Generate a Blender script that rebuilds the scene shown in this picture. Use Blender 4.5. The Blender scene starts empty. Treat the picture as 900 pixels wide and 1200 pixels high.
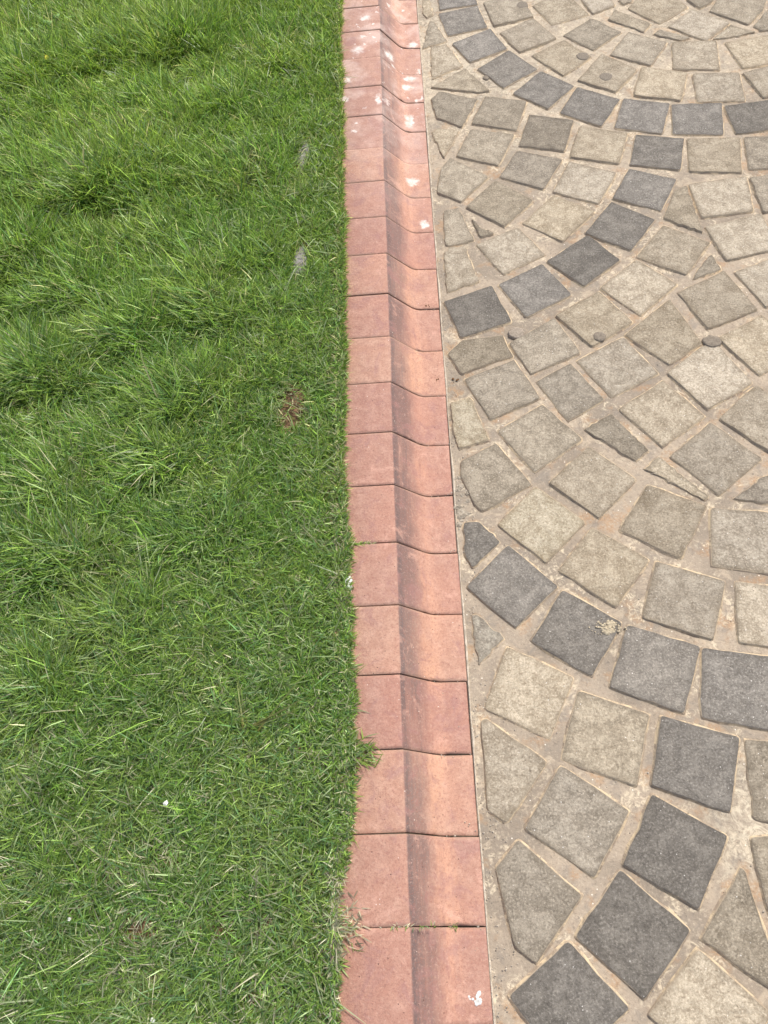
import bpy, bmesh, math, random
import numpy as np
from mathutils import Matrix, Vector

scene = bpy.context.scene
CAM_F=912.188
CAM_LOC=[-0.05483, -2.86515, 1.6257]
CAM_ROT=[[0.996459, -0.022465, -0.081023], [0.05837, 0.878422, 0.474308], [-0.060517, 0.477357, -0.876623]]
# ---------------------------------------------------------------- camera, sky, sun, exposure
cam_d = bpy.data.cameras.new('camera'); cam = bpy.data.objects.new('camera', cam_d)
scene.collection.objects.link(cam); scene.camera = cam
cam_d.sensor_fit = 'VERTICAL'; cam_d.sensor_height = 36.0; cam_d.sensor_width = 27.0
cam_d.lens = CAM_F / 1200 * 36.0
cam_d.clip_start = 0.05; cam_d.clip_end = 1000
r_, u_, f_ = [Vector(a) for a in CAM_ROT]
M = Matrix((r_, u_, -f_)).transposed().to_4x4(); M.translation = Vector(CAM_LOC); cam.matrix_world = M

SUN_EL, SUN_AZ = math.radians(58), math.radians(38)      # azimuth from +Y (along the kerb) towards +X
world = bpy.data.worlds.new('World'); scene.world = world; world.use_nodes = True
wn = world.node_tree; bg = wn.nodes['Background']
sky = wn.nodes.new('ShaderNodeTexSky'); sky.sky_type = 'NISHITA'; sky.sun_disc = False
sky.sun_elevation = SUN_EL; sky.sun_rotation = SUN_AZ; sky.dust_density = 4.0; sky.air_density = 1.0; sky.ozone_density = 0.6
wn.links.new(sky.outputs[0], bg.inputs[0]); bg.inputs[1].default_value = 0.13
sd = bpy.data.lights.new('sun', 'SUN'); sun = bpy.data.objects.new('sun', sd); scene.collection.objects.link(sun)
sd.energy = 2.9; sd.angle = math.radians(6.0); sd.color = (1.0, 0.96, 0.89)
to_sun = Vector((math.sin(SUN_AZ) * math.cos(SUN_EL), math.cos(SUN_AZ) * math.cos(SUN_EL), math.sin(SUN_EL)))
sun.rotation_euler = to_sun.to_track_quat('Z', 'Y').to_euler()
scene.view_settings.view_transform = 'Standard'; scene.view_settings.look = 'None'
scene.view_settings.exposure = 0.32; scene.view_settings.gamma = 1.0
scene.render.engine = 'CYCLES'

# ---------------------------------------------------------------- measured layout, metres (stones in millimetres)
STONES=[
('l',1,21,54,33,29,56,42,48,142,23,146),
('d',0,81,70,220,83,214,139,78,163),
('d',0,101,-94,243,-66,219,76,75,50),
('m',1,97,-121,57,0,42,6,9,-152),
('m',0,266,-63,408,-28,371,115,239,89),
('l',0,464,-86,599,-44,533,110,412,42),
('l',0,611,-47,695,-8,677,93,584,52),
('l',1,723,-6,754,4,769,41,713,26),
('d',0,166,-259,299,-203,252,-73,112,-140),
('l',1,32,-329,140,-272,94,-140,39,-148),
('m',1,179,-427,220,-424,147,-292,27,-375),
('l',0,338,-229,470,-171,405,-38,282,-103),
('m',0,583,-255,692,-167,603,-68,494,-155),
('m',1,764,-179,796,-134,689,-34,657,-87),
('d',0,266,-415,388,-332,303,-210,188,-299),
('l',0,466,-379,572,-290,495,-180,376,-251),
('l',0,620,-489,707,-381,605,-279,507,-409),
('d',0,396,-542,495,-438,396,-342,291,-448),
('m',1,37,-537,116,-596,177,-462,54,-403,24,-439),
('m',0,286,-636,333,-492,201,-450,147,-582),
('d',0,548,-651,627,-527,502,-442,429,-567),
('l',1,49,-735,106,-611,35,-587,18,-606),
('m',0,213,-793,278,-652,142,-609,87,-733),
('n',0,420,-754,468,-612,332,-564,285,-709),
('l',0,573,-831,623,-692,483,-642,433,-782),
('l',0,824,-140,936,-59,917,-9,779,27,733,-33),
('m',0,974,-74,1023,-41,1030,-26,939,-10),
('m',0,1108,-195,1173,-124,1208,-48,1047,-20,1000,-95),
('l',0,956,-261,1054,-172,946,-72,848,-160),
('m',1,1139,-233,1223,-231,1240,-167,1190,-119,1122,-203),
('m',1,873,-245,906,-235,817,-172,793,-195),
('m',1,1032,-254,1122,-236,1052,-182,976,-255),
('m',0,753,-368,828,-248,713,-169,633,-288),
('l',0,818,-396,964,-421,987,-262,844,-250),
('l',0,1035,-424,1172,-402,1161,-258,1009,-277),
('l',0,812,-561,860,-420,722,-368,673,-512),
('l',0,860,-573,1005,-589,1019,-444,875,-427),
('l',0,1061,-581,1155,-558,1144,-418,1028,-449),
('d',0,725,-710,775,-570,638,-521,586,-661),
('d',0,754,-716,903,-741,932,-588,778,-575),
('d',0,940,-741,1080,-733,1088,-591,935,-604),
('d',0,746,-881,786,-738,646,-701,603,-841),
('l',0,769,-890,917,-915,948,-760,792,-743),
('n',0,939,-903,1081,-909,1102,-769,958,-758),
('n',0,336,-917,410,-790,277,-729,211,-844),
('m',0,89,-942,181,-840,69,-738,37,-783,18,-890),
('m',0,206,-1060,302,-959,197,-860,101,-965),
('l',0,486,-995,560,-868,427,-802,362,-930),
('m',1,31,-1117,45,-1121,115,-1105,79,-966,35,-974),
('m',1,134,-1095,176,-1084,134,-1056,114,-1017),
('l',0,364,-1139,471,-1027,362,-945,258,-1051),
('l',0,186,-1248,310,-1183,245,-1064,118,-1122),
('l',1,25,-1297,117,-1265,86,-1127,41,-1126,25,-1145),
('d',0,400,-1315,512,-1227,437,-1120,308,-1210),
('d',0,231,-1410,362,-1342,296,-1217,168,-1282),
('d',0,51,-1465,191,-1421,150,-1286,13,-1332),
('m',0,45,-1587,141,-1550,184,-1541,163,-1467,54,-1474,12,-1515),
('m',0,222,-1603,357,-1543,305,-1421,177,-1495),
('l',0,389,-1528,507,-1453,436,-1335,309,-1411),
('d',0,658,-1046,728,-918,598,-858,529,-979),
('d',0,547,-1194,635,-1079,524,-992,430,-1111),
('m',1,754,-1145,749,-950,712,-966,658,-1077),
('l',0,764,-1086,911,-1077,926,-929,755,-944),
('n',0,935,-1087,1070,-1064,1074,-920,932,-939),
('l',0,794,-1259,944,-1230,929,-1088,765,-1124),
('l',0,677,-1300,766,-1186,653,-1102,557,-1218),
('m',1,774,-1289,759,-1230,714,-1280,689,-1320),
('l',0,531,-1432,647,-1331,555,-1228,441,-1322),
('l',0,854,-1436,965,-1390,931,-1258,804,-1302),
('l',0,693,-1494,833,-1443,778,-1295,642,-1361),
('l',0,573,-1603,669,-1541,616,-1382,479,-1494),
('l',0,783,-1656,898,-1590,837,-1461,711,-1527),
('l',0,412,-1694,542,-1627,475,-1500,344,-1568),
('l',0,637,-1747,764,-1676,707,-1550,669,-1547,561,-1628),
('l',0,509,-1848,627,-1767,549,-1649,423,-1729),
('l',0,766,-1897,871,-1800,769,-1684,657,-1778),
('m',0,297,-1755,395,-1697,327,-1575,232,-1627),
('m',0,106,-1737,238,-1681,184,-1551,50,-1603),
('y',1,13,-1771,22,-1816,98,-1796,62,-1663,11,-1675),
('m',0,199,-1897,325,-1811,240,-1699,121,-1770),
('m',1,440,-1881,475,-1855,404,-1742,332,-1782),
('l',0,611,-1990,732,-1898,635,-1786,520,-1876),
('m',1,486,-1926,576,-2000,588,-1990,496,-1873,455,-1907),
('n',1,713,-2017,807,-2017,743,-1935,641,-1999),
('l',0,330,-2031,433,-1934,335,-1833,227,-1929),
('l',0,494,-2144,578,-2015,455,-1948,371,-2064),
('m',0,20,-1893,48,-1976,64,-1996,188,-1931,115,-1807,25,-1852),
('y',0,196,-2137,299,-2039,195,-1936,97,-2033),
('d',1,15,-2099,30,-2139,100,-2078,54,-2021,21,-2021),
('d',0,113,-2287,216,-2195,116,-2085,13,-2184),
('l',0,333,-2251,424,-2142,311,-2053,220,-2157),
('d',0,259,-2401,341,-2287,224,-2203,142,-2317),
('g',1,27,-2365,86,-2308,34,-2252,21,-2252),
('l',0,556,-2165,734,-2204,788,-2054,586,-2019),
('l',0,384,-2278,522,-2335,577,-2203,438,-2146),
('l',0,572,-2342,688,-2368,739,-2232,597,-2204),
('d',0,431,-2485,493,-2348,350,-2291,291,-2425),
('d',0,464,-2494,628,-2536,672,-2384,495,-2349),
('l',0,157,-2525,222,-2401,90,-2327,30,-2458),
('l',0,20,-2656,55,-2681,147,-2569,33,-2478,22,-2483),
('m',0,313,-2622,363,-2484,227,-2428,175,-2565),
('m',0,208,-2781,291,-2666,172,-2576,88,-2692),
('d',0,479,-2676,529,-2536,385,-2487,340,-2621),
('m',0,519,-2689,639,-2711,687,-2557,537,-2541),
('d',0,385,-2838,465,-2716,339,-2637,263,-2760),
('m',0,41,-2843,49,-2890,85,-2917,181,-2809,74,-2710,27,-2759),
('d',0,117,-3074,237,-2986,146,-2881,31,-2965),
('d',0,265,-2974,365,-2870,257,-2767,159,-2876),
('m',0,503,-2765,506,-2832,510,-2853,594,-2895,653,-2716,505,-2720),
('m',0,380,-2884,506,-2982,497,-2906,482,-2776,476,-2770),
('l',0,266,-2997,374,-3091,474,-2999,371,-2898)]
JOINTS=[(0.0002,0.0037),(-0.1476,-0.1387),(-0.2994,-0.2953),(-0.4499,-0.4496),(-0.5969,-0.5959),(-0.7532,-0.7557),(-0.9086,-0.9059),(-1.0563,-1.0578),(-1.2052,-1.2047),(-1.3543,-1.3531),(-1.5021,-1.5018),(-1.6514,-1.6514),(-1.8023,-1.8015),(-1.9459,-1.9483),(-2.0982,-2.0975),(-2.2479,-2.2467),(-2.3980,-2.3971),(-2.5482,-2.5470),(-2.7023,-2.6994),(-2.8558,-2.8533)]
SPOTS=[(0.114,-0.065,0.0180,0.0168),(0.152,-0.034,0.0065,0.0090),(0.140,-0.107,0.0070,0.0077),(0.108,-0.170,0.0095,0.0086),(0.143,-0.181,0.0082,0.0096),(0.087,-0.241,0.0238,0.0252),(0.113,-0.217,0.0063,0.0085),(0.204,-0.247,0.0257,0.0270),(0.054,-0.409,0.0152,0.0198),(0.045,-0.504,0.0149,0.0210),(0.152,-0.520,0.0107,0.0284),(0.184,-0.512,0.0161,0.0197),(0.301,-0.128,0.0233,0.0196),(0.317,-0.279,0.0072,0.0145),(0.284,-0.321,0.0237,0.0183),(0.273,-0.368,0.0198,0.0180),(0.275,-0.543,0.0168,0.0377),(0.273,-0.836,0.0238,0.0218),(0.304,-0.444,0.0092,0.0146),(0.086,-0.115,0.0051,0.0066),(0.075,-0.665,0.0069,0.0071),(0.083,-0.628,0.0052,0.0054),(0.223,-0.290,0.0120,0.0107),(0.318,-0.430,0.0064,0.0137),(0.279,0.083,0.0080,0.0105),(0.214,0.063,0.0109,0.0098),(0.302,-1.021,0.0176,0.0197)]
MOUNDS=[(-0.872,-0.058,0.170,1.0),(-1.035,-0.777,0.206,1.2),(-1.241,-1.033,0.159,1.1),(-1.013,-1.227,0.150,0.8),(-0.613,-1.332,0.177,0.9),(-1.101,-1.524,0.141,1.2),(-0.675,-1.644,0.133,0.7),(-0.709,-1.822,0.127,0.9),(-0.927,-2.084,0.141,0.9),(-0.966,-1.876,0.107,0.7),(-1.375,-0.180,0.189,0.9),(-1.109,-0.122,0.156,0.7),(-0.837,-1.432,0.118,0.7),(-0.552,-1.177,0.110,0.6),(-0.908,-2.382,0.111,0.6),(-0.783,-2.237,0.115,0.5),(-0.613,-2.038,0.120,0.6),(-0.544,-1.906,0.103,0.5),(-0.526,-0.783,0.132,0.4),(-0.470,-0.223,0.146,0.5)]
BARE=[(-0.385,-1.701,0.030,0.059,0.95),(-0.626,-2.845,0.032,0.019,0.80),(-0.473,-2.837,0.014,0.011,0.60),(-0.390,-0.859,0.037,0.027,0.35),(-0.599,-2.735,0.026,0.015,0.35),(-0.398,-2.846,0.022,0.014,0.35),(-0.407,-2.957,0.024,0.013,0.35),(-1.104,-0.578,0.035,0.044,0.35),(-0.957,-0.511,0.058,0.036,0.35),(-0.562,-0.224,0.054,0.049,0.35),(-0.417,-0.148,0.048,0.040,0.35),(-0.865,-2.512,0.029,0.021,0.35),(-0.861,-2.486,0.025,0.016,0.35),(-0.702,-2.761,0.026,0.015,0.35),(-0.529,-0.815,0.027,0.055,0.35),(-0.592,-2.928,0.015,0.010,0.35)]
EDGE=[(-0.008,-0.265),(-0.155,-0.267),(-0.310,-0.264),(-0.457,-0.263),(-0.607,-0.257),(-0.761,-0.256),(-0.919,-0.256),(-1.066,-0.250),(-1.215,-0.252),(-1.360,-0.250),(-1.508,-0.250),(-1.657,-0.249),(-1.805,-0.253),(-1.950,-0.251),(-2.100,-0.238),(-2.248,-0.236),(-2.398,-0.233),(-2.549,-0.230),(-2.640,-0.233),(-2.720,-0.245),(-2.820,-0.258),(-3.000,-0.263)]
AT={'leaf_a':(0.199,-1.462),'disc_a':(0.413,-1.496),'disc_b':(0.693,-1.537),'blob_c':(0.213,-0.348),'spot1':(0.375,0.049),'spot2':(0.542,-0.284),'spot3':(0.599,-0.405),'drop':(-0.023,-2.970),'scrap':(-0.243,-2.193),'peb1':(-0.596,-2.633),'peb2':(-0.578,-2.984),'peb3':(-0.753,-2.827),'slab1':(-0.379,-0.750),'slab2':(-0.382,-1.196),'clover1':(-1.415,0.025),'clover2':(-1.327,0.064),'yellow':(-1.297,-0.170),'deadweed':(-0.925,-0.558),'stalk1':(-0.453,-2.490),'stalk2':(-0.429,-2.495),'stalk3':(-0.875,-2.807),'weed1':(-0.062,-2.852),'weed2':(-0.112,-2.854),'weed3':(-0.213,-2.097),'weed4':(-0.216,-2.548),'weed5':(-0.241,-2.850),'stain':(0.312,-2.297),'petiole':(-0.031,-2.830),'crumb1':(0.036,-2.733),'leafw':(0.558,-0.454),'rub1':(0.017,-1.957),'twig':(-0.033,-2.840),'brn1':(-0.020,-1.600),'brn2':(-0.032,-1.342),'brn3':(0.031,-1.602),'gr1':(-0.136,-2.853),'s1a':(-0.373,-0.682),'s1b':(-0.391,-0.808),'s2a':(-0.376,-1.140),'s2b':(-0.387,-1.261)}

rng = np.random.default_rng(11); random.seed(5)
COL = scene.collection

# ---------------------------------------------------------------- helpers
def tag(o, label=None, cat=None, group=None, kind=None):
    if label: o['label'] = label
    if cat: o['category'] = cat
    if group: o['group'] = group
    if kind: o['kind'] = kind
    return o
def link(name, me, mat=None, parent=None, loc=(0, 0, 0)):
    o = bpy.data.objects.new(name, me); COL.objects.link(o); o.location = loc
    if mat and me is not None and not me.materials: me.materials.append(mat)
    if parent: o.parent = parent
    return o
def mesh(verts, faces, smooth=True, name='mesh'):
    me = bpy.data.meshes.new(name); me.from_pydata([tuple(v) for v in verts], [], faces); me.update()
    if smooth: me.polygons.foreach_set('use_smooth', [True] * len(me.polygons))
    return me
def empty(name, loc=(0, 0, 0)):
    o = bpy.data.objects.new(name, None); COL.objects.link(o); o.location = loc; o.empty_display_size = .05; return o
_T = {}
def vnoise(x, y, s, seed=0):
    """smooth value noise in -1..1, wavelength s"""
    if seed not in _T: _T[seed] = np.random.default_rng(1000 + seed).uniform(-1, 1, (256, 256))
    t = _T[seed]; x = np.asarray(x, float) / s + 77.3; y = np.asarray(y, float) / s + 51.7
    i = np.floor(x).astype(int); j = np.floor(y).astype(int); fx = x - i; fy = y - j
    fx = fx * fx * (3 - 2 * fx); fy = fy * fy * (3 - 2 * fy)
    a = t[i % 256, j % 256]; b = t[(i + 1) % 256, j % 256]; c = t[i % 256, (j + 1) % 256]; d = t[(i + 1) % 256, (j + 1) % 256]
    return (a * (1 - fx) + b * fx) * (1 - fy) + (c * (1 - fx) + d * fx) * fy
def fgrid(xs, ys, zf):
    X, Y = np.meshgrid(xs, ys); Zv = zf(X, Y); n, m = X.shape
    me = bpy.data.meshes.new('sheet'); me.vertices.add(n * m)
    me.vertices.foreach_set('co', np.stack([X, Y, Zv], -1).astype(np.float32).ravel())
    i = np.arange(n * m).reshape(n, m); q = np.stack([i[:-1, :-1], i[:-1, 1:], i[1:, 1:], i[1:, :-1]], -1).reshape(-1, 4)
    me.loops.add(q.size); me.loops.foreach_set('vertex_index', q.ravel().astype(np.int32))
    me.polygons.add(len(q)); me.polygons.foreach_set('loop_start', (np.arange(len(q)) * 4).astype(np.int32))
    me.polygons.foreach_set('use_smooth', np.ones(len(q), bool)); me.update(calc_edges=True); return me
CR = np.array(CAM_ROT); CL = np.array(CAM_LOC)
def in_frame(x, y, z=0.0, pad=0.0):
    """does the photograph show this point (used to spare detail outside what it shows)"""
    d = np.stack([np.asarray(x) - CL[0], np.asarray(y) - CL[1], np.asarray(z) - CL[2] + 0 * np.asarray(x)], -1) @ CR.T
    w = np.maximum(d[..., 2], 1e-3); u = CAM_F * d[..., 0] / w; v = CAM_F * d[..., 1] / w
    return (d[..., 2] > .05) & (np.abs(u) < 450 + pad) & (np.abs(v) < 600 + pad)

# ---------------------------------------------------------------- material kit
class NT:
    def __init__(s, name):
        s.m = bpy.data.materials.new(name); s.m.use_nodes = True; s.t = s.m.node_tree
        s.b = s.t.nodes['Principled BSDF']; s.out = s.t.nodes['Material Output']
        s.pos = s.t.nodes.new('ShaderNodeNewGeometry').outputs['Position']
    def put(s, sock, v):
        if hasattr(v, 'is_linked') or hasattr(v, 'links'): s.t.links.new(v, sock)
        elif isinstance(v, (tuple, list)) and sock.type == 'RGBA': sock.default_value = (*v[:3], 1)
        else: sock.default_value = v
    def n(s, kind, **kw):
        nd = s.t.nodes.new('ShaderNode' + kind)
        for k, v in kw.items(): setattr(nd, k, v)
        return nd
    def math(s, op, a, b=0.0, clamp=False):
        nd = s.n('Math', operation=op, use_clamp=clamp); s.put(nd.inputs[0], a); s.put(nd.inputs[1], b); return nd.outputs[0]
    def noise(s, scale, detail=3, rough=.55, vec=None, dist=0.0):
        nd = s.n('TexNoise'); s.put(nd.inputs['Vector'], vec if vec is not None else s.pos)
        nd.inputs['Scale'].default_value = scale; nd.inputs['Detail'].default_value = detail
        nd.inputs['Roughness'].default_value = rough; nd.inputs['Distortion'].default_value = dist; return nd.outputs['Fac']
    def vor(s, scale, vec=None, feature='F1', out='Distance'):
        nd = s.n('TexVoronoi', feature=feature); s.put(nd.inputs['Vector'], vec if vec is not None else s.pos)
        nd.inputs['Scale'].default_value = scale; return nd.outputs[out]
    def step(s, v, lo, hi, a=0.0, b=1.0):
        nd = s.n('MapRange', interpolation_type='SMOOTHSTEP'); s.put(nd.inputs[0], v)
        for i, q in enumerate((lo, hi, a, b)): s.put(nd.inputs[i + 1], q)
        return nd.outputs[0]
    def mix(s, f, a, b, blend='MIX'):
        nd = s.n('Mix', data_type='RGBA', blend_type=blend); s.put(nd.inputs[0], f); s.put(nd.inputs[6], a); s.put(nd.inputs[7], b); return nd.outputs[2]
    def attr(s, name, out='Fac'):
        nd = s.n('Attribute', attribute_name=name); return nd.outputs[out]
    def rand(s): return s.n('ObjectInfo').outputs['Random']
    def scalev(s, v, x, y, z):
        nd = s.n('VectorMath', operation='MULTIPLY'); s.put(nd.inputs[0], v); nd.inputs[1].default_value = (x, y, z); return nd.outputs[0]
    def bump(s, h, strength=.5, dist=.002, prev=None):
        nd = s.n('Bump'); nd.inputs['Strength'].default_value = strength; nd.inputs['Distance'].default_value = dist
        s.put(nd.inputs['Height'], h)
        if prev is not None: s.put(nd.inputs['Normal'], prev)
        return nd.outputs[0]
    def done(s, col, rough=.8, spec=.3, nrm=None):
        s.put(s.b.inputs['Base Color'], col); s.put(s.b.inputs['Roughness'], rough); s.put(s.b.inputs['Specular IOR Level'], spec)
        if nrm is not None: s.put(s.b.inputs['Normal'], nrm)
        return s.m

def stone_material(name, dark, mid, light, cover=.5, cloud_hi=.62):
    k = NT(name)
    cl = k.noise(26, 5, .62, dist=.6); fine = k.noise(230, 4, .75); gr = k.noise(800, 2, .6); big = k.noise(9, 2)
    mot = k.noise(85, 4, .7, dist=1.0)
    c = k.mix(k.step(cl, .38, cloud_hi - .02), mid, light)
    c = k.mix(k.step(k.noise(15, 3, .6, dist=1.2), .50, .68, 0, .45), c, dark)
    c = k.mix(k.math('MULTIPLY', k.step(mot, .47, .66), cover), c, dark)
    c = k.mix(k.step(fine, .52, .67, 0, .6), c, [v * .78 for v in dark])                     # dark grain
    c = k.mix(k.step(fine, .48, .35, 0, .52), c, [min(1, v * 1.5 + .03) for v in light])   # pale grain
    wn_ = k.n('TexVoronoi', feature='F1'); k.put(wn_.inputs['Vector'], k.pos); wn_.inputs['Scale'].default_value = 140
    sepc = k.n('SeparateColor'); k.put(sepc.inputs[0], wn_.outputs['Color'])
    spk = k.math('MULTIPLY', k.step(wn_.outputs['Distance'], .17, .10), k.step(sepc.outputs[0], .90, .93))
    c = k.mix(spk, c, (.75, .72, .66))                                     # pale grit in the stone
    pit = k.math('MULTIPLY', k.step(wn_.outputs['Distance'], .2, .12), k.step(sepc.outputs[1], .93, .95))
    c = k.mix(k.math('MULTIPLY', pit, .7), c, (.07, .055, .045))
    hs = k.n('HueSaturation'); k.put(hs.inputs['Value'], k.math('ADD', .76, k.math('MULTIPLY', k.rand(), .40))); k.put(hs.inputs['Color'], c)
    r2 = k.math('FRACT', k.math('MULTIPLY', k.rand(), 37.7)); k.put(hs.inputs['Saturation'], k.math('ADD', .90, k.math('MULTIPLY', r2, .20)))
    c = hs.outputs[0]
    # cement slurry on the flanks and the worn arris
    rim = k.attr('rim')
    c = k.mix(k.step(k.math('ADD', rim, k.math('MULTIPLY', k.math('SUBTRACT', k.noise(38, 4, .65), .5), .38)), .12, .29, 0, .42), c, [v * .95 for v in dark])
    c = k.mix(k.step(k.math('ADD', rim, k.math('MULTIPLY', k.math('SUBTRACT', k.noise(60, 3), .5), 1.1)), .48, .95, 0, .75), c, (.49, .395, .28))
    sl = k.mix(k.step(k.noise(28, 4, .7, dist=1), .43, .56), (.33, .26, .19), (.60, .475, .31))
    c = k.mix(k.step(rim, 1.1, 1.45), c, sl)
    h = k.math('ADD', k.math('MULTIPLY', cl, 1.0), k.math('ADD', k.math('MULTIPLY', mot, .5), k.math('MULTIPLY', fine, .22)))
    nb = k.bump(big, .5, .012); nb = k.bump(h, .8, .0045, nb); nb = k.bump(gr, .3, .0006, nb)
    return k.done(c, k.step(fine, .3, .7, .68, .9), .22, nb)

STONE_MATS = {
 'l': stone_material('buff_stone', (.19, .15, .10), (.32, .27, .20), (.43, .37, .28)),
 'm': stone_material('grey_buff_stone', (.16, .133, .096), (.265, .225, .168), (.365, .315, .24)),
 'n': stone_material('mid_grey_stone', (.13, .108, .082), (.215, .183, .14), (.30, .26, .20)),
 'd': stone_material('dark_grey_stone', (.112, .100, .084), (.178, .161, .138), (.27, .246, .21), .5, .72),
 'g': stone_material('pale_grey_stone', (.21, .18, .135), (.325, .28, .215), (.45, .40, .31)),
 'y': stone_material('sandy_stone', (.23, .175, .105), (.40, .34, .235), (.53, .46, .335)),
}
STONE_WORD = {'d': 'dark grey paving stone', 'n': 'mid grey paving stone', 'y': 'sandy yellowish paving stone', 'g': 'pale grey paving stone'}

def mortar_material():
    k = NT('cement_mortar')
    big = k.noise(4.5, 3, .6, dist=.5); mid = k.noise(22, 4, .6, dist=.8); fine = k.noise(160, 4, .7); gr = k.noise(700, 2)
    c = k.mix(k.step(big, .40, .60), (.27, .222, .168), (.375, .305, .228))
    c = k.mix(k.step(mid, .52, .66, 0, .6), c, (.24, .208, .17))
    c = k.mix(k.step(mid, .44, .34, 0, .7), c, (.45, .365, .265))
    rust = k.math('MULTIPLY', k.step(k.noise(13, 3, .6), .53, .66), k.step(fine, .4, .6, .3, 1))
    c = k.mix(k.math('MULTIPLY', rust, .55), c, (.44, .25, .115))
    eff = k.math('MULTIPLY', k.step(k.noise(7, 4, .7, dist=1.5), .50, .62), k.step(k.noise(48, 4, .7, dist=2), .46, .62))
    c = k.mix(k.math('MULTIPLY', eff, .8), c, (.66, .56, .40))
    # chalky patch by the far kerb, paler mortar across the far end, lime patch low on the right
    for cx, cy, r, a in ((.06, -.22, .34, .5), (.45, -.1, .95, .45), (.57, -2.68, .17, .9)):
        vd = k.n('VectorMath', operation='DISTANCE'); k.put(vd.inputs[0], k.pos); vd.inputs[1].default_value = (cx, cy, 0)
        dd = k.math('ADD', vd.outputs['Value'], k.math('MULTIPLY', k.math('SUBTRACT', k.noise(14, 4), .5), r * 1.1))
        c = k.mix(k.math('MULTIPLY', k.math('MULTIPLY', k.step(dd, r, r * .35), a), k.step(k.noise(30, 5, .75, dist=2.5), .42, .6, .12, 1)), c, (.62, .54, .40))
    c = k.mix(k.step(fine, .55, .68, 0, .6), c, (.17, .14, .105))
    c = k.mix(k.step(fine, .44, .34, 0, .5), c, (.52, .44, .33))
    wv = k.n('TexVoronoi'); k.put(wv.inputs['Vector'], k.pos); wv.inputs['Scale'].default_value = 95
    sc = k.n('SeparateColor'); k.put(sc.inputs[0], wv.outputs['Color'])
    c = k.mix(k.math('MULTIPLY', k.step(wv.outputs['Distance'], .16, .09), k.step(sc.outputs[0], .90, .92)), c, (.78, .72, .60))
    c = k.mix(k.math('MULTIPLY', k.step(wv.outputs['Distance'], .15, .10), k.step(sc.outputs[1], .965, .975)), c, (.06, .045, .035))
    nb = k.bump(k.math('ADD', k.math('MULTIPLY', mid, 1.4), k.math('MULTIPLY', fine, .5)), .6, .004); nb = k.bump(gr, .3, .0006, nb)
    return k.done(c, .78, .3, nb)

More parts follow.
